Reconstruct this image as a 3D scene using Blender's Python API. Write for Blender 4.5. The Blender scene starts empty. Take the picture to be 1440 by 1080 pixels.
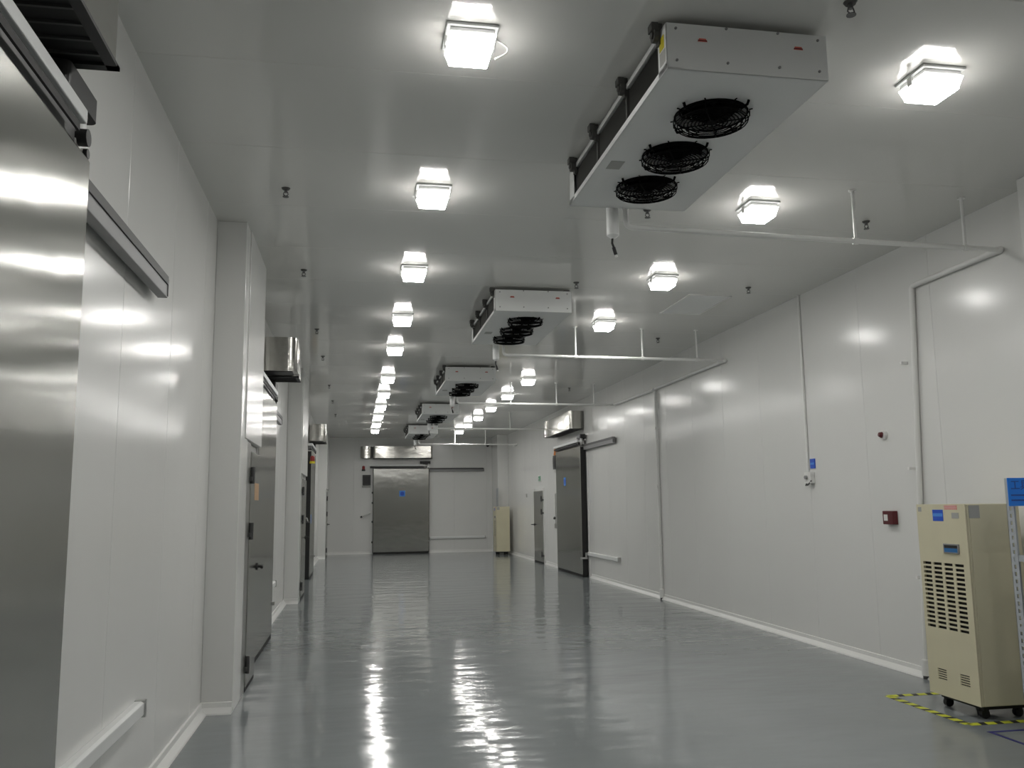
import bpy, math, random
from mathutils import Matrix, Vector
random.seed(4)
sc = bpy.context.scene
col = sc.collection

# ------------------------------------------------------------------ camera, world, exposure
YAW, PITCH, ROLL, FPX = 0.17718698, 0.1387807, -0.01206702, 1224.045
CAMH = 1.6
def cam_axes():
    cy, sy, cp, sp = math.cos(YAW), math.sin(YAW), math.cos(PITCH), math.sin(PITCH)
    f = Vector((sy*cp, cy*cp, sp)); r = Vector((cy, -sy, 0)); u = r.cross(f)
    cr, sr = math.cos(ROLL), math.sin(ROLL)
    return cr*r + sr*u, -sr*r + cr*u, f
_r, _u, _f = cam_axes()
cd = bpy.data.cameras.new('camera'); cam = bpy.data.objects.new('camera', cd); col.objects.link(cam)
cd.sensor_fit = 'HORIZONTAL'; cd.sensor_width = 36.0; cd.lens = FPX/1440*36.0; cd.clip_start = 0.05
M = Matrix.Identity(4)
for i in range(3):
    M[i][0], M[i][1], M[i][2] = _r[i], _u[i], -_f[i]
M.translation = (0, 0, CAMH); cam.matrix_world = M
sc.camera = cam
w = bpy.data.worlds.new('world'); sc.world = w; w.use_nodes = True
w.node_tree.nodes['Background'].inputs[0].default_value = (0.02, 0.02, 0.02, 1)
w.node_tree.nodes['Background'].inputs[1].default_value = 0.3
vs = sc.view_settings
vs.view_transform = 'Standard'; vs.look = 'None'; vs.gamma = 1.0; vs.use_curve_mapping = False
vs.exposure = 0.0
LAMP = 108.0                                 # radiance of the lamp lenses

# ------------------------------------------------------------------ room size
XL, XR, YN, YF, H = -1.19, 5.15, -5.0, 31.0, 4.03

# ------------------------------------------------------------------ materials
MAT = {}
def mat(name, color, rough=0.5, metal=0.0, spec=0.5, noise=None, bump=None, emit=None, aniso=None, coat=0.0):
    m = bpy.data.materials.new(name); m.use_nodes = True
    nt = m.node_tree; b = nt.nodes['Principled BSDF']
    b.inputs['Base Color'].default_value = (*color, 1)
    b.inputs['Roughness'].default_value = rough
    b.inputs['Metallic'].default_value = metal
    b.inputs['Specular IOR Level'].default_value = spec
    b.inputs['Coat Weight'].default_value = coat
    tc = nt.nodes.new('ShaderNodeTexCoord')
    if noise:                                # (scale xyz, amount) : gentle colour variation
        mp = nt.nodes.new('ShaderNodeMapping'); mp.inputs['Scale'].default_value = noise[0]
        nt.links.new(tc.outputs['Object'], mp.inputs['Vector'])
        n = nt.nodes.new('ShaderNodeTexNoise'); n.inputs['Scale'].default_value = 1.0; n.inputs['Detail'].default_value = 4
        nt.links.new(mp.outputs[0], n.inputs['Vector'])
        r = nt.nodes.new('ShaderNodeValToRGB')
        a = noise[1]
        r.color_ramp.elements[0].position = 0.3; r.color_ramp.elements[1].position = 0.7
        r.color_ramp.elements[0].color = (*[c*(1-a) for c in color], 1)
        r.color_ramp.elements[1].color = (*[min(1, c*(1+a)) for c in color], 1)
        nt.links.new(n.outputs['Fac'], r.inputs[0]); nt.links.new(r.outputs[0], b.inputs['Base Color'])
    if bump:                                 # list of (scale xyz, distance)
        prev = None
        for s, d in bump:
            mp = nt.nodes.new('ShaderNodeMapping'); mp.inputs['Scale'].default_value = s
            nt.links.new(tc.outputs['Object'], mp.inputs['Vector'])
            n = nt.nodes.new('ShaderNodeTexNoise'); n.inputs['Scale'].default_value = 1.0; n.inputs['Detail'].default_value = 2
            nt.links.new(mp.outputs[0], n.inputs['Vector'])
            bp = nt.nodes.new('ShaderNodeBump'); bp.inputs['Distance'].default_value = d; bp.inputs['Strength'].default_value = 1.0
            nt.links.new(n.outputs['Fac'], bp.inputs['Height'])
            if prev: nt.links.new(prev.outputs[0], bp.inputs['Normal'])
            prev = bp
        nt.links.new(prev.outputs[0], b.inputs['Normal'])
    if aniso is not None:
        b.inputs['Anisotropic'].default_value = aniso[0]; b.inputs['Anisotropic Rotation'].default_value = aniso[1]
        t = nt.nodes.new('ShaderNodeCombineXYZ'); t.inputs[2].default_value = 1.0     # brushed grain runs up the sheet
        nt.links.new(t.outputs[0], b.inputs['Tangent'])
    if emit:
        b.inputs['Emission Color'].default_value = (*emit[0], 1); b.inputs['Emission Strength'].default_value = emit[1]
    MAT[name] = m
    return m
mat('panel_white', (0.79, 0.79, 0.77), 0.18, spec=0.33, noise=((0.6, 0.6, 0.4), 0.02), bump=[((1.2, 1.2, 0.5), 0.003)])
mat('ceiling_white', (0.74, 0.74, 0.71), 0.10, spec=0.45, noise=((0.5, 0.5, 0.5), 0.02), bump=[((0.9, 0.9, 1), 0.002)])
mat('trim_white', (0.82, 0.82, 0.80), 0.35)
mat('pvc_white', (0.84, 0.84, 0.82), 0.35)
mat('coat_white', (0.82, 0.83, 0.82), 0.38)
mat('epoxy_grey', (0.235, 0.256, 0.262), 0.11, spec=0.30, noise=((0.5, 0.8, 1), 0.07),
    bump=[((1.3, 2.6, 1), 0.011), ((4.0, 8.0, 1), 0.0011)])
mat('stainless', (0.47, 0.47, 0.445), 0.19, 1.0, noise=((0.4, 0.4, 0.7), 0.05), bump=[((1.6, 1.6, 2.2), 0.004)], aniso=(0.88, 0.25))
mat('stainless_bright', (0.50, 0.49, 0.46), 0.2, 1.0, bump=[((2.0, 2.0, 5.0), 0.01)])
mat('stainless_dull', (0.50, 0.50, 0.485), 0.36, 1.0, noise=((1, 1, 0.6), 0.05))
mat('aluminium', (0.55, 0.55, 0.54), 0.4, 1.0)
mat('aluminium_dark', (0.16, 0.16, 0.16), 0.45, 0.6)
mat('rail_grey', (0.24, 0.24, 0.24), 0.45, 0.4)
mat('rubber_black', (0.012, 0.012, 0.012), 0.6)
mat('plastic_black', (0.018, 0.018, 0.018), 0.45)
mat('dark_grey', (0.06, 0.06, 0.06), 0.5)
mat('mid_grey', (0.28, 0.28, 0.28), 0.5)
mat('fan_black', (0.004, 0.004, 0.004), 0.8, spec=0.1)
mat('coil_fin', (0.20, 0.20, 0.19), 0.55, 0.7)
mat('coil_core', (0.05, 0.05, 0.048), 0.7)
mat('bracket_dark', (0.09, 0.09, 0.085), 0.5, 0.3)
mat('cream', (0.70, 0.655, 0.47), 0.42, noise=((3, 3, 3), 0.03))
mat('blue_label', (0.02, 0.10, 0.62), 0.4)
mat('blue_light', (0.08, 0.30, 0.80), 0.4)
mat('blue_sign', (0.003, 0.21, 0.82), 0.35)
mat('blue_ink', (0.004, 0.05, 0.32), 0.4)
mat('blue_tape', (0.02, 0.02, 0.16), 0.5)
mat('screen_blue', (0.03, 0.16, 0.40), 0.2)
mat('red_label', (0.72, 0.16, 0.12), 0.5)
mat('red_dark', (0.10, 0.008, 0.012), 0.4)
mat('red_beacon', (0.30, 0.02, 0.02), 0.3)
mat('orange', (0.75, 0.26, 0.06), 0.45)
mat('notice_orange', (0.50, 0.32, 0.18), 0.5)
mat('yellow', (0.72, 0.62, 0.03), 0.5)
mat('tape_yellow', (0.62, 0.66, 0.04), 0.5)
mat('label_grey', (0.42, 0.42, 0.40), 0.5)
mat('label_white', (0.80, 0.80, 0.78), 0.5)
mat('sign_green', (0.02, 0.28, 0.12), 0.4)
mat('slotted_grey', (0.46, 0.49, 0.52), 0.5, 0.1)
mat('lens', (0.9, 0.9, 0.88), 0.4, emit=((1.0, 0.985, 0.95), LAMP))
mat('lens_side', (0.9, 0.9, 0.88), 0.4, emit=((1.0, 0.985, 0.95), 6.0))

# ------------------------------------------------------------------ mesh builder
class MB:
    def __init__(s): s.v = []; s.f = []; s.sm = []
    def add(s, vs, fs, smooth=False):
        o = len(s.v); s.v += [tuple(p) for p in vs]
        for f in fs: s.f.append([i+o for i in f]); s.sm.append(smooth)
        return s
    def box(s, x0, x1, y0, y1, z0, z1):
        v = [(x, y, z) for z in (z0, z1) for y in (y0, y1) for x in (x0, x1)]
        return s.add(v, [(0, 2, 3, 1), (4, 5, 7, 6), (0, 1, 5, 4), (2, 6, 7, 3), (0, 4, 6, 2), (1, 3, 7, 5)])
    def frustum(s, x0, x1, y0, y1, z0, z1, t):   # bottom (z0) inset by t
        v = [(x0+t, y0+t, z0), (x1-t, y0+t, z0), (x0+t, y1-t, z0), (x1-t, y1-t, z0), (x0, y0, z1), (x1, y0, z1), (x0, y1, z1), (x1, y1, z1)]
        return s.add(v, [(0, 2, 3, 1), (4, 5, 7, 6), (0, 1, 5, 4), (2, 6, 7, 3), (0, 4, 6, 2), (1, 3, 7, 5)])
    def prism(s, poly, axis, a, b, smooth=False):      # poly in the other two axes (cyclic order), extruded from a to b
        def P(p, t):
            return (t, p[0], p[1]) if axis == 0 else ((p[0], t, p[1]) if axis == 1 else (p[0], p[1], t))
        n = len(poly)
        vs_ = [P(p, a) for p in poly] + [P(p, b) for p in poly]
        s.add(vs_, [list(range(n))[::-1], list(range(n, 2*n))])
        return s.add(vs_, [(i, (i+1) % n, n+(i+1) % n, n+i) for i in range(n)], smooth)
    def cyl(s, p0, p1, r, n=14, r1=None, caps=True):
        p0 = Vector(p0); p1 = Vector(p1); d = (p1-p0).normalized()
        a = d.orthogonal().normalized(); b = d.cross(a); r1 = r if r1 is None else r1
        v = []
        for p, rr in ((p0, r), (p1, r1)):
            for i in range(n):
                t = 2*math.pi*i/n; v.append(p + (a*math.cos(t)+b*math.sin(t))*rr)
        s.add(v, [(i, (i+1) % n, n+(i+1) % n, n+i) for i in range(n)], True)
        if caps: s.add(v, [list(range(n))[::-1], list(range(n, 2*n))])
        return s
    def tube(s, pts, r, n=10):
        pts = [Vector(p) for p in pts]; rings = []; a = None
        for k, p in enumerate(pts):
            d = ((pts[min(k+1, len(pts)-1)] - p).normalized() + (p - pts[max(k-1, 0)]).normalized()).normalized()
            a = d.orthogonal().normalized() if a is None else (a - d*a.dot(d)).normalized()
            b = d.cross(a); rings.append([p + (a*math.cos(2*math.pi*i/n)+b*math.sin(2*math.pi*i/n))*r for i in range(n)])
        v = [q for g in rings for q in g]; m = len(pts)
        s.add(v, [(k*n+i, k*n+(i+1) % n, (k+1)*n+(i+1) % n, (k+1)*n+i) for k in range(m-1) for i in range(n)], True)
        return s.add(v, [list(range(n))[::-1], list(range((m-1)*n, m*n))])
    def torus(s, c, R, r, n=32, m=6):
        v = []
        for i in range(n):
            t = 2*math.pi*i/n
            for j in range(m):
                q = 2*math.pi*j/m; rr = R + r*math.cos(q)
                v.append((c[0]+rr*math.cos(t), c[1]+rr*math.sin(t), c[2]+r*math.sin(q)))
        return s.add(v, [(i*m+j, ((i+1) % n)*m+j, ((i+1) % n)*m+(j+1) % m, i*m+(j+1) % m) for i in range(n) for j in range(m)], True)
    def sphere(s, c, r, n=12, m=8, sz=1.0):
        v = []; f = []
        for j in range(m+1):
            p = math.pi*j/m
            for i in range(n):
                t = 2*math.pi*i/n
                v.append((c[0]+r*math.sin(p)*math.cos(t), c[1]+r*math.sin(p)*math.sin(t), c[2]+r*sz*math.cos(p)))
        for j in range(m):
            for i in range(n): f.append((j*n+i, (j+1)*n+i, (j+1)*n+(i+1) % n, j*n+(i+1) % n))
        return s.add(v, f, True)
    def mesh(s, name, m):
        me = bpy.data.meshes.new(name); me.from_pydata(s.v, [], s.f)
        me.polygons.foreach_set('use_smooth', s.sm)
        me.materials.append(MAT[m]); me.update()
        return me
    def build(s, name, m, parent=None, bevel=0.0, seg=2, label=None):
        o = bpy.data.objects.new(name, s.mesh(name, m)); col.objects.link(o); o.parent = parent
        if bevel:
            md = o.modifiers.new('bevel', 'BEVEL'); md.width = bevel; md.segments = seg; md.limit_method = 'ANGLE'; md.angle_limit = 0.7
            md.harden_normals = False
        if label: o['label'] = label
        return o
def B(*a): return MB().box(*a)
def tag(o, label, cat, group=None, kind=None):
    o['label'] = label; o['category'] = cat
    if group: o['group'] = group
    if kind: o['kind'] = kind
    return o
def empty(name, loc, rz=0.0):
    o = bpy.data.objects.new(name, None); col.objects.link(o); o.location = loc; o.rotation_euler = (0, 0, rz); o.empty_display_size = 0.1
    return o
def share(name, me, parent, loc=(0, 0, 0), src=None):
    o = bpy.data.objects.new(name, me); col.objects.link(o); o.parent = parent; o.location = loc
    return o
def kids(o): return [c for c in bpy.data.objects if c.parent == o]
def copy_tree(o, parent=None):
    c = o.copy(); col.objects.link(c); c.parent = parent
    for ch in kids(o): copy_tree(ch, c)
    return c
def rounded(x0, x1, y0, y1, r, n=6, corners=(1, 1, 1, 1)):
    out = []
    for k, (cx, cy, a0) in enumerate(((x1-r, y1-r, 0), (x0+r, y1-r, 90), (x0+r, y0+r, 180), (x1-r, y0+r, 270))):
        if corners[k]:
            for i in range(n+1):
                t = math.radians(a0 + 90*i/n); out.append((cx+r*math.cos(t), cy+r*math.sin(t)))
        else:
            out.append(((x1, x0, x0, x1)[k], (y1, y1, y0, y0)[k]))
    return out
ORD = ['nearest', 'second', 'third', 'fourth', 'fifth', 'sixth', 'seventh', 'eighth', 'ninth', 'tenth', 'eleventh', 'twelfth']
LEFT, FAR, RIGHT = math.pi/2, 0.0, -math.pi/2       # wall frames: local x runs right along the wall, -y points into the room

# ================================================================== SETTING
fl = B(XL-0.2, XR+0.2, YN-0.2, YF+0.2, -0.12, 0).build('floor', 'epoxy_grey')
tag(fl, 'glossy grey epoxy floor running the length of the cold store', 'floor', kind='structure')
PW = 1.17; T = 0.03                                  # insulated panels
def seams(a, b, first):
    ys = [a]; y = first
    while y > a: y -= PW
    while y < b-0.02:
        if y > a+0.02: ys.append(y)
        y += PW
    return ys + [b]
def panel_mesh(wd, ht, m):
    """a sheet-metal faced panel with chamfered joints, face at y = 0, thickness towards +y; x from 0 to wd"""
    c = 0.003; g = 0.0008
    mb = MB(); mb.prism([(g, T), (g, c), (g+c, 0), (wd-g-c, 0), (wd-g, c), (wd-g, T)], 2, 0, ht)
    return mb.mesh('wall_panel', m)
cache = {}
def paneled_wall(name, label, origin, rz, length, cuts, ht, backing):
    root = B(*backing).build(name, 'trim_white'); tag(root, label, 'wall', kind='structure')
    for a, b in zip(cuts[:-1], cuts[1:]):
        k = (round(b-a, 3), ht)
        if k not in cache: cache[k] = panel_mesh(b-a, ht, 'panel_white')
        o = share('wall_panel', cache[k], root)
        o.rotation_euler = (0, 0, rz)
        o.location = (origin[0] + math.cos(rz)*a, origin[1] + math.sin(rz)*a, 0)
    return root
cl = [y-YN for y in seams(YN, YF, 4.65)]
paneled_wall('wall_left', 'white insulated panel wall on the left', (XL, YN), LEFT, YF-YN, cl, H, (XL-0.2, XL-T, YN-0.2, YF+0.2, 0, H+0.2))
paneled_wall('wall_right', 'white insulated panel wall on the right', (XR, YF), RIGHT, YF-YN, [YF-y for y in seams(YN, YF, 4.65)][::-1], H, (XR+T, XR+0.2, YN-0.2, YF+0.2, 0, H+0.2))
paneled_wall('wall_far', 'white panel wall closing the far end', (XL, YF), FAR, XR-XL, [0, 1.1, 2.27, 3.44, 4.61, 5.78, XR-XL], H, (XL-0.2, XR+0.2, YF+T, YF+0.2, 0, H+0.2))
paneled_wall('wall_near', 'white panel wall behind the viewpoint', (XR, YN), math.pi, XR-XL, [0, 1.1, 2.27, 3.44, 4.61, 5.78, XR-XL], H, (XL-0.2, XR+0.2, YN-0.2, YN-T, 0, H+0.2))
ce = B(XL-0.2, XR+0.2, YN-0.2, YF+0.2, H+T, H+0.25).build('ceiling', 'trim_white')
tag(ce, 'smooth white panel ceiling with faint joints', 'ceiling', kind='structure')
ys = seams(YN, YF, 4.65); ccache = {}
for a, b in zip(ys[:-1], ys[1:]):
    k = round(b-a, 3)
    if k not in ccache:
        c = 0.002; g = 0.0006; wd = b-a
        ccache[k] = MB().prism([(g, T), (g, c), (g+c, 0), (wd-g-c, 0), (wd-g, c), (wd-g, T)], 0, XL, XR).mesh('ceiling_panel', 'ceiling_white')
    share('ceiling_panel', ccache[k], ce, (0, a, H))

# boxed piers on the left wall, with a door recess under a header
def pier(y0, y1, d0, d1, label, xf=-0.945, ztop=2.2):
    mb = MB()
    mb.box(XL, xf, y0, d0, 0, H); mb.box(XL, xf-0.02, d1, y1, 0, H); mb.box(XL, xf+0.012, max(d0-0.22, y0+0.06), y1+0.01, ztop, H)
    mb.box(XL, xf-0.055, d0, d1, 0, ztop)
    o = mb.build('wall_pier', 'panel_white', bevel=0.008)
    return tag(o, label, 'pier', kind='structure')
pier(7.47, 8.95, 7.93, 8.94, 'nearest white boxed pier on the left wall with hinged door')
pier(15.5, 17.3, 15.75, 17.25, 'second white boxed pier along the left wall')
pier(28.5, YF, 28.9, 30.4, 'white boxed pier in the far left corner')
tag(B(4.78, XR, 29.7, YF, 0, H).build('wall_pier', 'panel_white', bevel=0.01), 'white boxed column in the far right corner behind the cream machine', 'pier', kind='structure')
tag(B(4.95, XR, 3.6, 5.62, 0, H).build('wall_pier', 'panel_white', bevel=0.01), 'white boxed column at the right edge above the rack', 'pier', kind='structure')

# coving
def coving(name, p0, p1, label):     # wall on the left-hand side when walking p0 -> p1
    p0 = Vector(p0); p1 = Vector(p1); L_ = (p1-p0).length; d = (p1-p0)/L_
    o = MB().prism([(0, 0), (-0.055, 0), (-0.05, 0.012), (-0.016, 0.05), (-0.012, 0.085), (0, 0.09)], 0, 0, L_).build(name, 'trim_white')
    o.location = (p0[0], p0[1], 0); o.rotation_euler = (0, 0, math.atan2(d[1], d[0]))
    return tag(o, label, 'baseboard', kind='structure')
for a, b, wd in ((YN, 7.47, 'before the nearest pier'), (8.95, 15.5, 'between the nearest and second piers'), (17.3, 28.5, 'between the second and farthest piers')):
    coving('baseboard_left', (XL, a, 0), (XL, b, 0), 'white skirting along the left wall ' + wd)
for a, b in ((7.47, None), (15.5, None), (28.5, None)):
    coving('baseboard_left', (XL, a, 0), (-0.95, a, 0), 'short white skirting across the front of the %s left pier' % {7.47: 'nearest', 15.5: 'second', 28.5: 'farthest'}[a])
coving('baseboard_far', (2.55, YF, 0), (4.78, YF, 0), 'white skirting on the far wall right of the sliding door')
coving('baseboard_far', (-0.94, YF, 0), (0.5, YF, 0), 'white skirting on the far wall left of the sliding door')
coving('baseboard_right', (XR, 19.0, 0), (XR, YN, 0), 'white skirting along the near right wall')
coving('baseboard_right', (XR, 23.7, 0), (XR, 21.8, 0), 'white skirting between the two right wall doors')
coving('baseboard_right', (XR, 29.7, 0), (XR, 25.2, 0), 'white skirting on the right wall beyond the narrow door')

# ================================================================== LAMPS
def make_lamp():
    r = empty('ceiling_lamp', (0, 0, H))
    h = MB().box(-0.135, 0.135, -0.135, 0.135, -0.016, 0)
    h.box(-0.115, 0.115, -0.115, 0.115, -0.045, -0.018)
    h.build('housing', 'coat_white', r, bevel=0.006)
    MB().frustum(-0.125, 0.125, -0.125, 0.125, -0.115, -0.045, 0.022).build('diffuser', 'lens_side', r, bevel=0.006)
    MB().frustum(-0.103, 0.103, -0.103, 0.103, -0.122, -0.1155, 0.006).build('lens', 'lens', r)
    for sx in (-1, 1):
        MB().box(sx*0.128-0.006, sx*0.128+0.006, -0.02, 0.02, -0.07, -0.018).build('clip', 'aluminium', r)
    return r
lamp = make_lamp(); first = True
def put_lamp(x, y, label):
    global first
    o = lamp if first else copy_tree(lamp); first = False
    o.location = (x, y, H); return tag(o, label, 'lamp', 'square lamps in two rows on the ceiling')
LY = [4.22, 6.47, 8.73, 11.0, 13.2, 16.25, 18.58, 20.9, 23.15, 25.4, 27.6]
names = ['nearest'] + [o + ' nearest' for o in ORD[1:]]
for i, y in enumerate(LY):
    put_lamp(0.555, y, 'glowing square ceiling lamp, %s in the left row' % names[i])
RY = [4.24, 6.45, 8.74, 11.03, 16.3, 18.65, 21.05, 23.35, 25.5, 27.75]
for i, y in enumerate(RY):
    put_lamp(3.235, y, 'glowing square ceiling lamp, %s in the right row' % names[i])
for x, sd in ((0.555, 'left'), (3.235, 'right')):  # unseen pair continuing the rows, added to light the near end
    put_lamp(x, 1.95, 'unseen square ceiling lamp added to the %s row above the viewpoint' % sd)
# loose supply cable of the nearest left lamp
o = MB().tube([(0.685+0.07*math.sin(t), 4.22, H-0.005-0.035*t) for t in [k*math.pi/10 for k in range(11)]], 0.005, 6).build('lamp_cable', 'pvc_white')
tag(o, 'curved white cable beside the nearest left ceiling lamp', 'cable')

# ================================================================== AIR COOLERS
CW, CL, CH = 0.87, 2.03, 0.245
FANY = (0.47, 1.03, 1.58); FANX = 0.425; FR = 0.195
def make_cooler():
    r = empty('air_cooler', (0, 0, 0))
    # bottom panel with three round openings
    mb = MB(); edges = [0.0, 0.75, 1.305, CL]; n = 32
    for k, fy in enumerate(FANY):
        y0, y1 = edges[k], edges[k+1]; inner = []; outer = []
        for i in range(n):
            t = 2*math.pi*(i+0.5)/n; c, s = math.cos(t), math.sin(t)
            inner.append((FANX+FR*c, fy+FR*s, 0))
            tx = ((CW-FANX) if c > 0 else FANX)/abs(c) if abs(c) > 1e-6 else 9e9
            ty = ((y1-fy) if s > 0 else (fy-y0))/abs(s) if abs(s) > 1e-6 else 9e9
            q = min(tx, ty); outer.append([FANX+q*c, fy+q*s, 0])
        for cx in (0, CW):
            for cy in (y0, y1):
                j = min(range(n), key=lambda i: (outer[i][0]-cx)**2+(outer[i][1]-cy)**2); outer[j][0] = cx; outer[j][1] = cy
        mb.add(inner+outer, [(i, n+i, n+(i+1) % n, (i+1) % n) for i in range(n)])
        up = [(x, y, 0.15) for x, y, z in inner]
        mb.add(inner+up, [((i+1) % n, n+(i+1) % n, n+i, i) for i in range(n)], True)
    mb.build('bottom_panel', 'coat_white', r)
    MB().box(0, 0.006, 0.0, CL, 0, 0.035).box(0, 0.09, 0, CL, 0.0005, 0.006).build('lower_flange', 'coat_white', r)
    for k, (a, b) in enumerate(((0, 0.012), (CL-0.012, CL))):
        e = MB().box(0, CW, a, b, 0, CH).box(0, 0.006, a if k == 0 else b-0.13, b+0.118 if k == 0 else b, 0, CH).build('end_panel', 'coat_white', r, bevel=0.003)
        if k == 0:
            for sx in (0.05, 0.32, 0.60, 0.82):
                for sz in (0.045, 0.215) if sx in (0.05, 0.82) else (0.05, 0.235):
                    MB().cyl((sx, 0.001, sz), (sx, -0.006, sz), 0.007, 8).build('screw', 'mid_grey', e)
            for sx in (0.19, 0.71):
                MB().prism([(sx-0.026, 0.155), (sx+0.026, 0.155), (sx+0.018, 0.172), (sx-0.018, 0.172)], 1, -0.0015, 0.001).build('caution_label', 'red_label', e, label='small red caution sticker')
                B(sx-0.024, sx+0.024, -0.0025, 0.0, 0.158, 0.163).build('caution_print', 'red_dark', e)
    B(CW-0.008, CW, 0.012, CL-0.012, 0, CH).build('side_panel', 'coat_white', r, bevel=0.003)
    B(0.0, CW, 0.012, CL-0.012, CH-0.01, CH).build('top_panel', 'coat_white', r)
    B(0, 0.01, 0.12, CL-0.12, CH-0.03, CH).build('upper_rail', 'coat_white', r)
    # finned coil behind the open side
    B(0.045, 0.12, 0.02, CL-0.02, 0.01, CH-0.012).build('coil_core', 'coil_core', r)
    f = MB(); y = 0.14
    while y < CL-0.13: f.box(0.018, 0.046, y, y+0.0015, 0.012, CH-0.03); y += 0.013
    f.build('coil_fins', 'coil_fin', r)
    for y in (0.68, 1.30):
        B(0.004, 0.03, y-0.012, y+0.012, 0.02, CH-0.02).build('coil_divider', 'bracket_dark', r)
    for y in (0.10, 0.68, 1.30, 1.85):
        b = MB(); b.box(-0.012, 0.012, y-0.02, y+0.02, CH-0.075, CH+0.04)
        b.cyl((-0.035, y, CH-0.022), (-0.012, y, CH-0.022), 0.036, 14); b.box(-0.05, -0.012, y-0.03, y+0.03, CH-0.002, CH+0.0395)
        b.cyl((-0.045, y, CH-0.022), (-0.035, y, CH-0.022), 0.018, 8)
        b.build('hanger_bracket', 'bracket_dark', r, bevel=0.003)
    for y in (0.12, 1.9):
        B(CW-0.06, CW+0.004, y-0.02, y+0.02, CH-0.03, CH+0.0395).build('hanger_bracket', 'bracket_dark', r)
    B(0.06, 0.15, 1.18, 1.31, -0.0015, 0.0).build('rating_plate', 'label_grey', r)
    # fans: shroud with hub, blades and wire guard
    bl = MB()
    prof = []
    for j in range(5):
        rr = 0.05 + (FR-0.06)*j/4
        prof.append((rr, -0.4, 0.030)); prof.append((rr, 0.35, -0.012))
    vs_ = [(rr*math.cos(t), rr*math.sin(t), z) for rr, t, z in prof]
    bl.add(vs_, [(2*j, 2*j+2, 2*j+3, 2*j+1) for j in range(4)], True); blade_me = bl.mesh('blade', 'fan_black')
    g = MB()
    for rr in (0.05, 0.07, 0.09, 0.11, 0.13, 0.15, 0.17, 0.186, 0.2): g.torus((0, 0, -0.048), rr, 0.0035, 32, 5)
    g.torus((0, 0, -0.024), 0.207, 0.003, 32, 5)
    for i in range(8):
        t = 2*math.pi*i/8 + 0.25; c, s = math.cos(t), math.sin(t)
        g.tube([(0.03*c, 0.03*s, -0.05), (0.195*c, 0.195*s, -0.05), (0.208*c, 0.208*s, -0.04), (0.21*c, 0.21*s, -0.003), (0.226*c, 0.226*s, -0.002)], 0.004, 5)
    for i in range(4):
        t = 2*math.pi*i/4 + 0.55; c, s = math.cos(t), math.sin(t)
        g.tube([(0.2*c, 0.2*s, -0.03), (0.235*c, 0.235*s, -0.022), (0.245*c, 0.245*s, -0.001)], 0.008, 6)
    gm = g.mesh('fan_guard', 'fan_black')
    hub = MB().cyl((0, 0, 0.07), (0, 0, -0.02), 0.055, 18).cyl((0, 0, -0.02), (0, 0, -0.046), 0.045, 18, 0.035).mesh('fan_hub', 'fan_black')
    shroud = MB()
    for z0, z1, r0, r1 in ((-0.006, 0.10, FR+0.004, FR-0.002),): shroud.cyl((0, 0, z0), (0, 0, z1), r0, 32, r1, caps=False)
    shroud.cyl((0, 0, 0.098), (0, 0, 0.10), FR-0.002, 32)
    shroud.torus((0, 0, -0.002), FR+0.004, 0.006, 32, 6)
    shm = shroud.mesh('fan', 'fan_black')
    for fy in FANY:
        f = share('fan', shm, r, (FANX, fy, 0))
        share('fan_hub', hub, f); share('fan_guard', gm, f)
        for i in range(5):
            o = share('blade', blade_me, f, (0, 0, 0.03)); o.rotation_euler = (0, 0, 2*math.pi*i/5 + fy)
    # insulated refrigerant connection hanging at the far end
    x, y = 0.335, CL+0.055
    s = MB().cyl((x, y, 0.02), (x, y, -0.19), 0.046, 16).cyl((x, y, -0.19), (x, y, -0.215), 0.046, 16, 0.015)
    s.tube([(x, y, 0.01), (x, y-0.015, 0.045), (x, y-0.06, 0.06)], 0.04, 14)
    s.build('connection_sleeve', 'coat_white', r)
    MB().tube([(x-0.005, y, -0.21), (x-0.008, y, -0.25), (x, y, -0.27), (x+0.012, y, -0.315)], 0.009, 8).cyl((x+0.002, y, -0.28), (x+0.018, y, -0.335), 0.014, 8).build('cable_tail', 'rubber_black', r)
    MB().cyl((x+0.019, y, -0.336), (x+0.024, y, -0.352), 0.010, 8).build('cable_tip', 'pvc_white', r)
    MB().cyl((0.44, CL+0.005, 0.03), (0.44, CL+0.06, 0.03), 0.022, 10).build('drain_stub', 'aluminium', r)
    return r
cooler = make_cooler()
CY = [3.865, 9.34, 14.83, 20.33, 25.8]
CZ = H-0.04-CH
for i, y in enumerate(CY):
    o = cooler if i == 0 else copy_tree(cooler)
    o.location = (1.497, y, CZ)
    tag(o, 'white three-fan air cooler hung from the ceiling, %s' % ['largest and nearest of the five', 'second nearest of the five', 'third and middle one of the five', 'fourth from the viewpoint', 'farthest and smallest of the five'][i], 'cooler', 'ceiling air coolers')
B(-0.0015, 0, 0.035, 0.10, 0.13, 0.20).build('warning_tag', 'yellow', cooler, label='yellow warning tag')
B(-0.0015, 0, 0.02, 0.10, 0.05, 0.12).build('data_label', 'label_grey', cooler)

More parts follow.
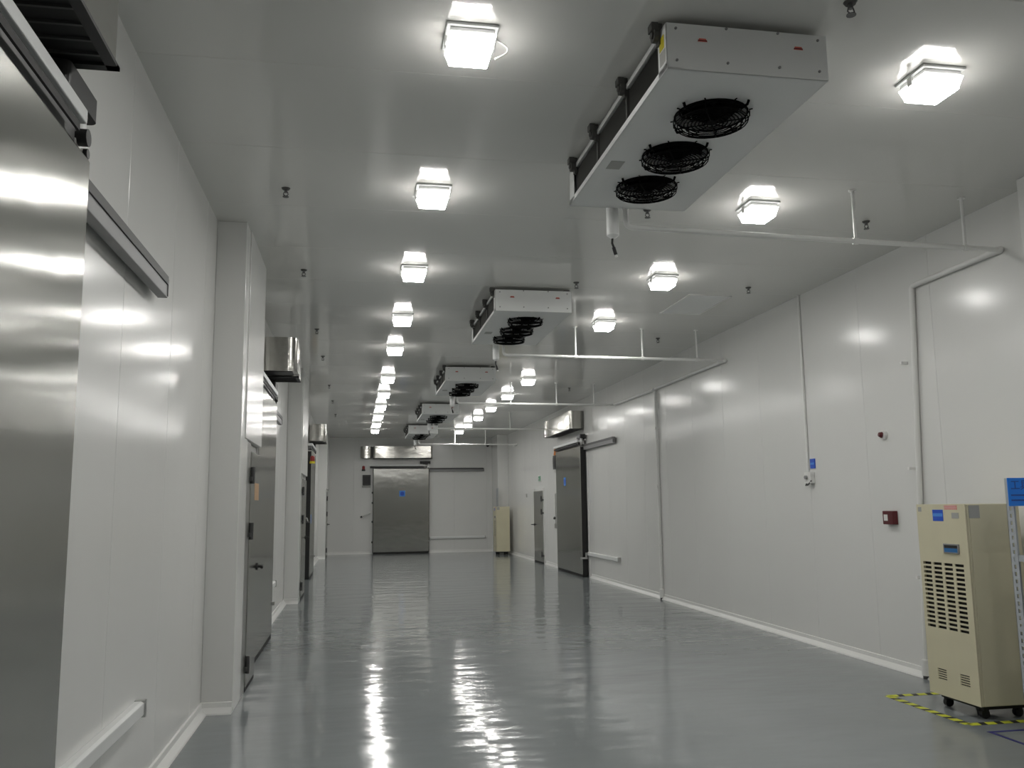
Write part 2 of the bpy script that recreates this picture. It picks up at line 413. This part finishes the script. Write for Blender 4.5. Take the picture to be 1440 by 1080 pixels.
# ================================================================== DRAIN PIPES
def fillet(pts, r=0.05):
    out = [Vector(pts[0])]
    for a, b, c in zip(pts[:-2], pts[1:-1], pts[2:]):
        a, b, c = Vector(a), Vector(b), Vector(c); d0 = (a-b).normalized(); d1 = (c-b).normalized()
        p0, p1 = b+d0*r, b+d1*r
        for k in range(5):
            t = k/4; out.append(p0*(1-t)**2 + b*2*t*(1-t) + p1*t*t)
    return out + [Vector(pts[-1])]
def drain(cy, zs, yw, run_to, down, label, hx, lean=0.0):
    """cross pipe from the cooler to the right wall, then a run along the wall and a downpipe"""
    y0 = cy+CL+0.06
    r = empty('drain_pipe', (1.935, y0, 0)); ox, oy = 1.935, y0
    L_ = lambda x, y, z: (x-ox, y-oy, z)
    xw = XR-0.032
    zw = zs-0.015
    MB().tube(fillet([L_(ox, y0, CZ+0.03), L_(ox, y0, zs), L_(xw, yw, zw)], 0.05) , 0.020, 10).build('cross_pipe', 'pvc_white', r)
    MB().sphere(L_(ox, y0, CZ+0.03), 0.03, 10, 6).build('elbow', 'pvc_white', r)
    MB().sphere(L_(xw, yw, zw), 0.031, 10, 6).build('elbow', 'pvc_white', r)
    if run_to is not None:
        e = [L_(xw, yw, zw), L_(xw, run_to, zw-0.01)]
        if down: e.append(L_(xw, run_to+lean, 0.11))
        MB().tube(fillet(e, 0.04) if len(e) > 2 else e, 0.026, 10).build('wall_pipe', 'pvc_white', r)
        if down:
            yb = run_to+lean
            MB().cyl(L_(xw, yb, 0.03), L_(xw, yb, 0.16), 0.045, 14).sphere(L_(xw, yb, 0.16), 0.045, 12, 6, 0.5).build('floor_cup', 'pvc_white', r)
            MB().cyl(L_(xw, yb, 0.0), L_(xw, yb, 0.04), 0.036, 12).build('floor_trap', 'dark_grey', r)
            for z in (0.9, 1.9, 2.9):
                MB().box(xw-ox-0.034, XR-ox, yb-oy-0.014, yb-oy+0.014, z-0.012, z+0.012).build('pipe_clip', 'pvc_white', r)
    for x in hx:
        t = (x-ox)/(xw-ox); y = y0+(yw-y0)*t; z = zs+(zw-zs)*t
        h = MB().cyl(L_(x, y, z), L_(x, y, H), 0.013, 8); h.cyl(L_(x-0.02, y, z), L_(x+0.02, y, z), 0.027, 10); h.cyl(L_(x, y, H-0.01), L_(x, y, H), 0.03, 10)
        h.build('hanger', 'pvc_white', r)
    return tag(r, label, 'pipe', 'white drain pipes from the coolers')
drain(CY[0], 3.625, 6.05, 7.2, True, 'white drain pipe from the nearest cooler, dropping to the floor by the wall', (3.82, 4.80), 0.2)
drain(CY[1], 3.615, 11.45, 14.40, True, 'white drain pipe from the second cooler, dropping down the right wall', (2.94, 3.90, 4.70))
drain(CY[2], 3.61, 16.9, 14.5, False, 'white drain pipe from the third cooler running back along the wall', (3.0, 3.93, 4.7))
drain(CY[3], 3.60, 22.4, 22.9, False, 'white drain pipe from the fourth cooler above the right sliding door', (2.95, 3.95))
drain(CY[4], 3.58, 27.9, 28.4, False, 'white drain pipe from the farthest cooler near the far wall', (3.1, 4.1))

# ================================================================== SPRINKLERS
def make_sprinkler():
    r = empty('sprinkler', (0, 0, H))
    MB().cyl((0, 0, 0), (0, 0, -0.012), 0.034, 16, 0.026).build('escutcheon', 'bracket_dark', r)
    MB().cyl((0, 0, -0.012), (0, 0, -0.035), 0.012, 10).tube([(0.012, 0, -0.03), (0.018, 0, -0.05), (0, 0, -0.066)], 0.004, 6).tube([(-0.012, 0, -0.03), (-0.018, 0, -0.05), (0, 0, -0.066)], 0.004, 6).build('frame', 'aluminium_dark', r)
    MB().cyl((0, 0, -0.066), (0, 0, -0.070), 0.024, 12).build('deflector', 'aluminium_dark', r)
    return r
spk = make_sprinkler(); n = 0
for rowname, x, yy in (('left', -0.56, (6.6, 8.95, 12.0, 14.2, 17.6, 20.2, 23.2)), ('middle', 2.36, (3.62, 6.68, 9.08)), ('right', 4.37, (6.7, 9.05, 12.1, 17.6))):
    for i, y in enumerate(yy):
        o = spk if n == 0 else copy_tree(spk); n += 1
        o.location = (x, y, H)
        tag(o, 'small dark ceiling sprinkler, %s in the %s row' % (names[i], rowname), 'sprinkler', 'ceiling sprinklers')
hz = empty('ceiling_hatch', (4.08, 9.95, H))
MB().box(-0.25, 0.25, -0.48, 0.48, -0.006, 0).build('hatch_cover', 'coat_white', hz, bevel=0.002)
MB().box(-0.27, 0.27, -0.5, -0.48, -0.010, 0).box(-0.27, 0.27, 0.48, 0.5, -0.010, 0).box(-0.27, -0.25, -0.48, 0.48, -0.01, 0).box(0.25, 0.27, -0.48, 0.48, -0.01, 0).build('hatch_frame', 'trim_white', hz)
tag(hz, 'flat white access hatch in the ceiling right of the lamps', 'hatch')

# ================================================================== SLIDING DOORS
def sliding_door(n, loc, rz, wd, rail, where, sticker=None, clips=True, dark_edge=True):
    d = empty('door_%d' % n, loc, rz)
    p = MB().box(0, wd, -0.17, -0.075, 0.055, 2.93).build('door_leaf', 'stainless', d, bevel=0.012)
    MB().box(0.01, wd-0.01, -0.165, -0.05, 0.004, 0.055).build('bottom_seal', 'rubber_black', d)
    for x0, x1 in ((-0.012, 0.0), (wd, wd+0.012)):
        B(x0, x1, -0.158, -0.04, 0.03, 2.9).build('edge_seal', 'rubber_black', d)
    B(0.02, wd-0.02, -0.075, -0.03, 0.06, 2.9).build('gasket', 'rubber_black', d)
    MB().box(-0.09, -0.015, -0.03, 0, 0, 3.0).box(wd+0.012, wd+0.06, -0.025, 0, 0, 2.8).build('door_frame', 'trim_white', d)
    if clips:
        for z in (0.4, 1.1, 1.75, 2.1):
            B(-0.05, -0.005, -0.06, -0.03, z-0.03, z+0.03).build('seal_clamp', 'dark_grey', p)
    h = MB().tube(fillet([(-0.10, -0.05, 1.385), (-0.16, -0.10, 1.37), (-0.36, -0.13, 1.29)], 0.03), 0.016, 8)
    h.build('handle', 'aluminium', p)
    MB().cyl((-0.37, -0.13, 1.285), (-0.43, -0.135, 1.26), 0.03, 10).build('handle_grip', 'plastic_black', p)
    if sticker:
        s = B(sticker[0]-0.1, sticker[0]+0.1, -0.172, -0.169, sticker[1]-0.1, sticker[1]+0.1).build('blue_notice', 'blue_light' , p, label='square blue notice')
        MB().cyl((sticker[0], -0.1735, sticker[1]), (sticker[0], -0.172, sticker[1]), 0.07, 20).build('notice_print', 'blue_label', p)
    tag(d, 'stainless sliding cold-room door ' + where, 'door', kind='structure')
    # track with cover, motor and rollers
    t = empty('door_track', loc, rz)
    x1 = rail
    MB().prism([(-0.03, 2.83), (-0.085, 2.83), (-0.085, 2.90), (-0.075, 2.945), (-0.035, 2.945), (-0.03, 2.93)], 0, wd+0.01, x1).build('rail', 'rail_grey', t, bevel=0.004)
    B(wd+0.03, x1-0.02, -0.092, -0.03, 2.905, 2.952).build('rail_slot', 'dark_grey', t)
    MB().box(x1-0.012, x1+0.004, -0.09, -0.03, 2.84, 2.94).build('rail_end', 'aluminium_dark', t)
    MB().box(-0.12, wd-0.14, -0.15, -0.02, 2.95, 3.02).build('track_channel', 'aluminium_dark', t)
    MB().box(-0.14, wd-0.13, -0.19, -0.02, 3.02, 3.075).build('track_cover', 'coat_white', t, bevel=0.006)
    MB().box(-0.1, wd-0.2, -0.186, -0.176, 2.965, 2.995).build('belt', 'rubber_black', t)
    m = MB().prism(rounded(wd-0.3, wd+0.06, -0.17, -0.03, 0.03), 2, 3.10, 3.19).box(wd-0.2, wd-0.02, -0.16, -0.04, 3.075, 3.10)
    m.build('motor', 'plastic_black', t, bevel=0.01)
    MB().cyl((wd-0.03, -0.12, 3.02), (wd-0.03, -0.12, 3.10), 0.035, 12).build('motor_spindle', 'coat_white', t)
    br = MB().box(wd-0.12, wd+0.01, -0.15, -0.13, 2.93, 3.03).box(wd-0.05, wd+0.03, -0.13, -0.07, 2.96, 3.02)
    br.build('roller_bracket', 'aluminium', t, bevel=0.004)
    MB().cyl((wd-0.09, -0.185, 2.985), (wd-0.09, -0.14, 2.985), 0.033, 14).cyl((wd-0.02, -0.165, 2.95), (wd-0.02, -0.14, 2.95), 0.02, 10).build('roller', 'plastic_black', t)
    tag(t, 'overhead sliding track with motor for the door ' + where, 'track')
    g = empty('door_guide', loc, rz)
    MB().prism([(0, 0.475), (-0.045, 0.475), (-0.052, 0.485), (-0.052, 0.545), (-0.035, 0.555), (0, 0.555)], 0, wd+0.02, x1+0.04).build('guide_rail', 'coat_white', g, bevel=0.003)
    MB().box(x1+0.02, x1+0.05, -0.06, 0, 0.47, 0.56).build('end_stop', 'aluminium', g)
    MB().box(wd-0.02, wd+0.05, -0.2, -0.05, 0.40, 0.44).cyl((wd+0.035, -0.08, 0.42), (wd+0.035, -0.08, 0.54), 0.025, 10).build('guide_roller', 'aluminium', g)
    tag(g, 'low guide rail beside the door ' + where, 'rail')
def air_curtain(loc, rz, x0, x1, depth, z0, where, ht=0.41, end=0.38):
    r = empty('air_curtain', loc, rz); y = -depth
    MB().prism(rounded(x0, x0+end, y, -0.03, 0.12, 6), 2, z0, z0+ht, True).build('motor_casing', 'stainless_bright', r)
    MB().box(x0+end-0.03, x0+end+0.09, y+0.05, -0.03, z0+0.02, z0+ht-0.02).build('coupling', 'plastic_black', r)
    MB().prism(rounded(x0+end+0.05, x1, y+0.01, -0.03, 0.07, 6, (0, 0, 1, 1)), 2, z0, z0+ht, True).build('casing', 'stainless_bright', r)
    MB().box(x0+end+0.05, x1, y+0.01, y+0.05, z0-0.015, z0).box(x0+end+0.05, x1, -0.07, -0.03, z0-0.015, z0).box(x0+end+0.05, x0+end+0.08, y+0.01, -0.03, z0-0.015, z0).box(x1-0.04, x1, y+0.01, -0.03, z0-0.015, z0).build('grille_frame', 'plastic_black', r)
    B(x0+0.06, x0+end-0.06, y+0.06, -0.06, z0-0.006, z0).build('motor_grille', 'plastic_black', r)
    B(x0+end+0.08, x1-0.04, y+0.05, -0.07, z0-0.002, z0+0.001).build('grille_back', 'rubber_black', r)
    k = x0+end+0.12
    while k < x1-0.06:
        B(k, k+0.012, y+0.05, -0.07, z0-0.012, z0-0.002).build('grille_slat', 'dark_grey', r); k += 0.10
    for bx in (x0+end+0.2, x1-0.2):
        MB().box(bx-0.02, bx+0.02, -0.03, 0, z0+0.05, z0+ht-0.05).build('wall_bracket', 'aluminium', r)
    return tag(r, 'stainless air curtain with rounded end mounted ' + where, 'air curtain', 'air curtains over the sliding doors')
def control_box(loc, rz, where):
    r = empty('control_box', loc, rz)
    B(-0.14, 0.14, -0.10, 0, 0.0, 0.36).build('enclosure', 'dark_grey', r, bevel=0.01)
    B(-0.11, 0.11, -0.108, -0.10, 0.05, 0.31).build('cover', 'plastic_black', r, bevel=0.004)
    B(-0.16, 0.14, -0.06, 0, -0.08, -0.01).build('cable_tray', 'label_grey', r)
    tag(r, 'black door control box ' + where, 'control box')
def beacon(loc, rz, where, lens, base):
    r = empty('warning_beacon', loc, rz)
    MB().cyl((0, -0.06, 0.0), (0, -0.06, 0.05), 0.06, 14).box(-0.03, 0.03, -0.06, 0, 0.005, 0.03).build('base', base, r)
    MB().cyl((0, -0.06, 0.05), (0, -0.06, 0.15), 0.05, 14, 0.045).sphere((0, -0.06, 0.15), 0.045, 12, 6, 0.6).build('lens', lens, r)
    tag(r, where, 'beacon')
sliding_door(1, (XL, 1.47, 0), LEFT, 1.955, 3.79, 'nearest on the left wall')
air_curtain((XL, 1.47, 0), LEFT, -0.75, 1.76, 0.32, 3.22, 'over the nearest left sliding door')
sliding_door(2, (XL, 9.60, 0), LEFT, 1.93, 3.75, 'on the left wall behind the nearest pier')
air_curtain((XL, 9.60, 0), LEFT, 1.0, 1.9, 0.475, 3.23, 'on the left wall just beyond the nearest pier')
sliding_door(3, (XL, 20.6, 0), LEFT, 1.93, 3.75, 'on the left wall beyond the second pier', sticker=(0.15, 1.35))
air_curtain((XL, 20.6, 0), LEFT, 0.9, 1.9, 0.45, 3.205, 'on the left wall beyond the second pier')
beacon((XL+0.14, 20.3, 2.60), LEFT, 'red and yellow warning beacon high on the left wall beyond the second pier', 'red_beacon', 'yellow')
sliding_door(4, (0.58, YF, 0), FAR, 1.93, 3.9, 'in the middle of the far wall', sticker=(1.0, 2.06))
air_curtain((0.58, YF, 0), FAR, -0.45, 2.04, 0.40, 3.29, 'over the far wall door')
control_box((0.35, YF, 2.36), FAR, 'left of the far wall door')
beacon((0.24, YF, 2.86), FAR, 'small dark red beacon above the control box on the far wall', 'red_beacon', 'dark_grey')
sliding_door(5, (XR, 21.65, 0), RIGHT, 2.45, 4.78, 'on the right wall', sticker=(0.95, 2.16))
air_curtain((XR, 21.65, 0), RIGHT, -0.65, 2.25, 0.35, 3.34, 'over the right wall sliding door', end=0.5)
control_box((XR, 22.15, 2.52), RIGHT, 'left of the right wall sliding door')
beacon((XR, 22.1, 2.88), RIGHT, 'orange beacon beside the right wall sliding door', 'orange', 'orange')

# ================================================================== HINGED DOORS
def hinged_door(n, loc, rz, wd, ht, hinge_left, where, frame_m='stainless_dull', notice=False, fl=0.07, fr=0.07):
    d = empty('door_%d' % n, loc, rz)
    MB().box(-fl, 0.0, -0.05, 0.0, 0, ht+0.07).box(wd, wd+fr, -0.02, 0, 0, ht+0.07).box(0, wd, -0.02, 0, ht, ht+0.07).build('door_frame', frame_m, d)
    p = B(0.0, wd, -0.06, 0.0, 0.04, ht).build('door_leaf', 'stainless', d, bevel=0.008)
    B(0.0, wd, -0.055, -0.005, 0.003, 0.04).build('bottom_seal', 'rubber_black', d)
    hx = 0.0 if hinge_left else wd; hs = -1 if hinge_left else 1
    for z in (0.24, 1.40, 1.90) if ht > 2.05 else (0.25, 1.42, 1.78):
        h = MB().cyl((hx+hs*0.01, -0.075, z-0.075), (hx+hs*0.01, -0.075, z+0.075), 0.018, 10)
        h.box(min(hx, hx+hs*0.07), max(hx, hx+hs*0.07), -0.075, -0.02, z-0.05, z-0.015).box(min(hx, hx-hs*0.09), max(hx, hx-hs*0.09), -0.075, -0.06, z-0.05, z+0.05)
        h.build('hinge', 'dark_grey', d)
    kx = wd-0.08 if hinge_left else 0.08
    MB().cyl((kx, -0.06, 1.05), (kx, -0.075, 1.05), 0.035, 12).tube([(kx, -0.07, 1.05), (kx, -0.12, 1.05), (kx-0.15, -0.125, 1.05)], 0.014, 8).build('handle', 'plastic_black', p)
    if notice:
        MB().box(wd*0.42, wd*0.92, -0.062, -0.06, 1.68, 1.84).build('notice', 'notice_orange', p, label='faded orange notice')
    tag(d, 'hinged stainless door ' + where, 'door', kind='structure')
hinged_door(6, (-1.0, 8.24, 0), LEFT, 0.685, 2.12, True, 'in the nearest left pier with orange notice', notice=True, fl=0.30, fr=0.014)
hinged_door(7, (-1.0, 16.0, 0), LEFT, 1.2, 2.12, True, 'in the second left pier', fl=0.24, fr=0.04)
hinged_door(8, (-1.0, 29.2, 0), LEFT, 1.1, 2.12, True, 'in the far left corner pier', fl=0.28)
hinged_door(9, (XR, 25.08, 0), RIGHT, 1.12, 2.0, False, 'narrow one on the right wall under the green sign', 'trim_white')
ex = empty('exit_sign', (XR, 24.35, 2.27), RIGHT)
B(-0.17, 0.17, -0.03, 0, 0, 0.17).build('sign_case', 'label_white', ex, bevel=0.004)
B(-0.15, 0.15, -0.032, -0.03, 0.02, 0.15).build('sign_face', 'sign_green', ex)
MB().prism([(-0.02, 0.03), (0.05, 0.03), (0.05, 0.14), (0.03, 0.14), (0.03, 0.05), (-0.02, 0.05)], 1, -0.034, -0.032).prism([(-0.12, 0.08), (-0.08, 0.12), (-0.08, 0.095), (-0.04, 0.095), (-0.04, 0.065), (-0.08, 0.065), (-0.08, 0.04)], 1, -0.034, -0.032).build('sign_print', 'label_white', ex)
tag(ex, 'small green exit sign above the narrow right wall door', 'sign')

# ================================================================== SMALL THINGS ON THE WALLS
c = empty('switch_box', (XR, 9.30, 1.84), RIGHT)
MB().cyl((-0.04, -0.014, 0.11), (-0.04, -0.014, H-1.84), 0.016, 8).build('conduit', 'pvc_white', c)
B(-0.065, 0.075, -0.06, 0, -0.03, 0.10).build('box', 'pvc_white', c, bevel=0.008)
MB().cyl((0.0, -0.06, 0.04), (0.0, -0.085, 0.04), 0.022, 10).build('knob', 'mid_grey', c)
MB().tube([(-0.06, -0.03, -0.03), (-0.05, -0.05, -0.05), (0.02, -0.06, -0.045), (0.08, -0.05, 0.0)], 0.008, 6).build('cable', 'dark_grey', c)
lb = B(0.005, 0.105, -0.012, 0, 0.14, 0.25).build('name_plate', 'blue_label', c, label='small blue plate')
B(0.015, 0.095, -0.014, -0.012, 0.183, 0.207).build('plate_print', 'blue_light', lb)
tag(c, 'white wall switch on a conduit with a blue plate', 'switch')
c = empty('fire_call_point', (XR, 7.80, 1.44), RIGHT)
B(-0.085, 0.085, -0.055, 0, -0.065, 0.065).build('case', 'red_dark', c, bevel=0.006)
B(-0.06, 0.0, -0.058, -0.055, -0.03, 0.03).build('glass_plate', 'label_white', c)
tag(c, 'dark red fire call point on the right wall', 'call point')
c = empty('fire_alarm', (XR, 7.83, 2.25), RIGHT)
MB().cyl((0, 0, 0), (0, -0.03, 0), 0.045, 16).build('base', 'label_white', c)
MB().cyl((-0.012, -0.03, 0), (-0.016, -0.06, 0.005), 0.032, 14, 0.02).build('lens', 'red_dark', c)
tag(c, 'small round dark red alarm light high on the right wall', 'alarm')
c = empty('pull_switch', (XR, 22.45, 1.0), RIGHT)
MB().cyl((0, -0.012, 0.1), (0, -0.012, 0.9), 0.012, 8).build('conduit', 'label_grey', c)
B(-0.05, 0.05, -0.05, 0, 0, 0.12).build('box', 'label_grey', c, bevel=0.006)
tag(c, 'slim grey conduit with box beside the right sliding door', 'switch')
c = empty('surveillance_camera', (4.62, YF, 3.74), FAR)
MB().cyl((0, 0, 0.04), (0, -0.06, 0.04), 0.03, 10).build('mount', 'dark_grey', c)
MB().sphere((0, -0.10, 0.02), 0.065, 14, 8).build('dome', 'plastic_black', c)
tag(c, 'small black dome camera high on the far wall', 'camera')
c = empty('wall_socket', (XR, 26.4, 1.85), RIGHT)
B(-0.06, 0.06, -0.03, 0, 0, 0.1).build('plate', 'label_grey', c, bevel=0.004)
tag(c, 'small grey socket on the right wall beyond the narrow door', 'socket')

# ================================================================== DEHUMIDIFIERS
DW, DD, DH, DZ = 0.58, 0.46, 1.57, 0.10
def holed(name, wd, z0, z1, holes, m, parent, th):
    xs = sorted({0, wd} | {h[0] for h in holes} | {h[1] for h in holes}); zs = sorted({z0, z1} | {h[2] for h in holes} | {h[3] for h in holes})
    mb = MB(); nx = len(xs)
    vs_ = [(x, 0, z) for z in zs for x in xs]; fs = []
    for j in range(len(zs)-1):
        for i in range(nx-1):
            cx = (xs[i]+xs[i+1])/2; cz = (zs[j]+zs[j+1])/2
            if any(h[0] < cx < h[1] and h[2] < cz < h[3] for h in holes): continue
            fs.append((j*nx+i, j*nx+i+1, (j+1)*nx+i+1, (j+1)*nx+i))
    mb.add(vs_, fs); o = mb.build(name, m, parent)
    sm = o.modifiers.new('thickness', 'SOLIDIFY'); sm.thickness = th; sm.offset = -1
    return o
def make_dehumidifier():
    r = empty('dehumidifier', (0, 0, 0))
    x0, x1 = 0, DW
    MB().box(0, DW, 0.03, DD, DZ, DH).box(0, 0.03, 0.012, 0.03, DZ, DH).box(DW-0.03, DW, 0.012, 0.03, DZ, DH).build('cabinet', 'cream', r, bevel=0.006)
    B(0.03, DW-0.03, 0.024, 0.031, DZ+0.02, DH-0.02).build('void_shade', 'rubber_black', r)  # black sheet standing in for the shaded hollow behind the slots
    holes = []
    for c_ in range(4):
        for k in range(15):
            z = 1.118-k*0.0348; holes.append((0.036+c_*0.127, 0.036+c_*0.127+0.098, z-0.0205, z))
    f = holed('front_panel', DW, 0.50, DH, holes, 'cream', r, 0.008)
    holes = [(a, a+0.105, 0.300-k*0.0175-0.009, 0.300-k*0.0175) for a in (0.115, 0.375) for k in range(5)]
    holed('lower_panel', DW, DZ, 0.50, holes, 'cream', r, 0.008)
    b = B(0.20, 0.325, -0.002, 0, 1.44, 1.528).build('blue_sticker', 'blue_label', f, label='blue sticker with a paler band')
    B(0.205, 0.32, -0.003, -0.002, 1.475, 1.50).build('sticker_print', 'blue_light', f)
    b = B(0.345, 0.49, -0.002, 0, 1.528, 1.562).build('red_sticker', 'red_label', f, label='pale sticker with red print')
    for z in (1.534, 1.546, 1.556): B(0.347, 0.488, -0.003, -0.002, z-0.002, z+0.002).build('sticker_line', 'label_white', f)
    B(0.425, 0.505, -0.002, 0, 1.462, 1.505).build('data_plate', 'label_grey', f)
    B(0.022, 0.062, -0.002, 0, 1.512, 1.548).build('small_label', 'label_grey', f)
    s = B(0.31, 0.485, -0.012, 0, 1.195, 1.268).build('display_bezel', 'mid_grey', f, bevel=0.003)
    B(0.325, 0.475, -0.0135, -0.012, 1.205, 1.235).build('display_screen', 'screen_blue', f)
    B(0.325, 0.475, -0.0135, -0.012, 1.235, 1.258).build('display_strip', 'plastic_black', f)
    B(DW, DW+0.002, 0.03, 0.12, 1.465, 1.56).build('side_plate', 'label_grey', r, label='grey metal data plate on the side')
    B(0.05, DW-0.05, 0.06, DD-0.04, 0.068, DZ).build('base_shade', 'rubber_black', r)  # black block painting in the dark shade under the cabinet
    for cx in (0.09, DW-0.09):
        for cy in (0.09, DD-0.09):
            w_ = MB().cyl((cx-0.018, cy, 0.034), (cx+0.018, cy, 0.034), 0.034, 14).box(cx-0.026, cx+0.026, cy-0.02, cy+0.02, 0.05, DZ)
            w_.build('caster', 'rubber_black', r)
    return r
dh = make_dehumidifier()
dh.location = (4.51, 6.50, 0); dh.rotation_euler = (0, 0, RIGHT)
tag(dh, 'tall cream dehumidifier with slotted front standing inside hazard tape', 'dehumidifier')
d2 = copy_tree(dh); d2.location = (4.56, 29.35, 0)
tag(d2, 'distant cream dehumidifier standing in the far right corner', 'dehumidifier')

# ================================================================== RACK WITH BLUE SIGN
rk = empty('slotted_rack', (4.52, 5.5, 0))
def slotted_post(x, y, sx, sy, name='post', parent=None, ht=1.79):
    mb = MB(); w_, t = 0.068, 0.003
    z = 0.0
    def leg(a):     # flange with keyhole slots, built from rails and bridges
        for k in range(int(ht/0.05)):
            z0 = k*0.05
            for lo, hi in ((0.0, 0.025), (0.043, w_)):
                if a == 0: mb.box(min(sx*lo, sx*hi)+x, max(sx*lo, sx*hi)+x, min(0, sy*t)+y, max(0, sy*t)+y, z0, z0+0.05)
                else: mb.box(min(0, sx*t)+x, max(0, sx*t)+x, min(sy*lo, sy*hi)+y, max(sy*lo, sy*hi)+y, z0, z0+0.05)
            lo, hi = 0.025, 0.043
            if a == 0: mb.box(min(sx*lo, sx*hi)+x, max(sx*lo, sx*hi)+x, min(0, sy*t)+y, max(0, sy*t)+y, z0, z0+0.024)
            else: mb.box(min(0, sx*t)+x, max(0, sx*t)+x, min(sy*lo, sy*hi)+y, max(sy*lo, sy*hi)+y, z0, z0+0.024)
    leg(0); leg(1)
    return mb.build(name, 'slotted_grey', parent)
for x, y, sx, sy in ((0, 0, 1, -1), (0.38, 0, -1, -1), (0, -1.3, 1, 1), (0.38, -1.3, -1, 1)): slotted_post(x, y, sx, sy, 'post', rk)
for z in (0.25, 0.73, 1.21):
    s = MB().box(0.004, 0.376, -1.296, -0.004, z, z+0.004).box(0.004, 0.007, -1.296, -0.004, z-0.035, z).box(0.373, 0.376, -1.296, -0.004, z-0.035, z).box(0.004, 0.376, -0.007, -0.004, z-0.035, z).box(0.004, 0.376, -1.296, -1.293, z-0.035, z)
    s.build('shelf', 'slotted_grey', rk)
tag(rk, 'grey slotted-angle rack at the right edge beside the dehumidifier', 'rack')
sg = empty('hanging_sign', (4.525, 5.44, 1.555))
B(-0.055, 0.30, -0.03, -0.024, 0, 0.195).build('sign_board', 'blue_sign', sg, bevel=0.002)
B(0.0, 0.03, -0.024, 0.0, 0.165, 0.178).build('hook', 'slotted_grey', sg)
def text_mesh(txt, size, name, m, parent, loc, rot):
    cu = bpy.data.curves.new(name, 'FONT'); cu.body = txt; cu.size = size; cu.extrude = 0.0006
    tmp = bpy.data.objects.new('tmp', cu); col.objects.link(tmp)
    dg = bpy.context.evaluated_depsgraph_get(); me = bpy.data.meshes.new_from_object(tmp.evaluated_get(dg))
    bpy.data.objects.remove(tmp); bpy.data.curves.remove(cu)
    me.materials.clear(); me.materials.append(MAT[m])
    o = bpy.data.objects.new(name, me); col.objects.link(o); o.parent = parent; o.location = loc; o.rotation_euler = rot
    return o
text_mesh('\u5de5\u5177', 0.075, 'sign_lettering', 'blue_ink', sg, (-0.035, -0.031, 0.118), (math.pi/2, 0, 0))
for z, a, b_ in ((0.075, -0.035, 0.25), (0.040, -0.035, 0.25)):
    B(a, b_, -0.0312, -0.03, z-0.005, z+0.005).build('sign_line', 'blue_ink', sg)
tag(sg, 'bright blue sign with dark lettering hung on the rack post', 'sign')

ps = empty('slotted_upright', (4.70, 29.55, 0))
slotted_post(0, 0, 1, -1, 'upright', ps, 2.2)
MB().box(-0.03, 0.08, -0.08, 0.03, 0, 0.006).build('foot_plate', 'slotted_grey', ps)
tag(ps, 'grey metal upright standing behind the distant cream dehumidifier', 'upright')

# ================================================================== FLOOR TAPE
def hazard(p0, p1, parent, wd=0.066):
    p0 = Vector(p0); p1 = Vector(p1); L_ = (p1-p0).length; d = (p1-p0)/L_; nrm = Vector((-d[1], d[0]))
    per = 0.13; k = 0; t = 0.0; sl = 0.016
    while t < L_-0.02:
        for q, (a, b, m) in enumerate(((0, 0.078, 'tape_yellow'), (0.078, 0.13, 'rubber_black'))):
            a0, b0 = t+a, min(t+b, L_)
            if b0 <= a0: continue
            s0 = 0 if (t == 0 and q == 0) else sl; s1 = 0 if b0 >= L_ else sl
            pl = [p0+d*a0-nrm*wd/2, p0+d*b0-nrm*wd/2, p0+d*min(b0+s1, L_)+nrm*wd/2, p0+d*min(a0+s0, L_)+nrm*wd/2]
            MB().prism([(v[0], v[1]) for v in pl], 2, 0.0004, 0.0016).build('tape_yellow' if q == 0 else 'tape_black', m, parent)
        t += per
hzt = empty('hazard_tape', (0, 0, 0))
hazard((4.36, 6.84), (4.36, 5.87), hzt); hazard((4.36, 6.84), (5.09, 6.84), hzt); hazard((4.36, 5.87), (5.09, 5.87), hzt)
tag(hzt, 'yellow and black hazard tape on the floor around the dehumidifier', 'tape')
bt = empty('floor_tape', (0, 0, 0))
B(4.345, 4.375, 3.9, 5.67, 0.0004, 0.0014).build('tape_strip', 'blue_tape', bt)
B(4.375, 5.0, 5.64, 5.67, 0.0004, 0.0014).build('tape_strip', 'blue_tape', bt)
tag(bt, 'dark blue floor tape marking the corner of the rack bay', 'tape')
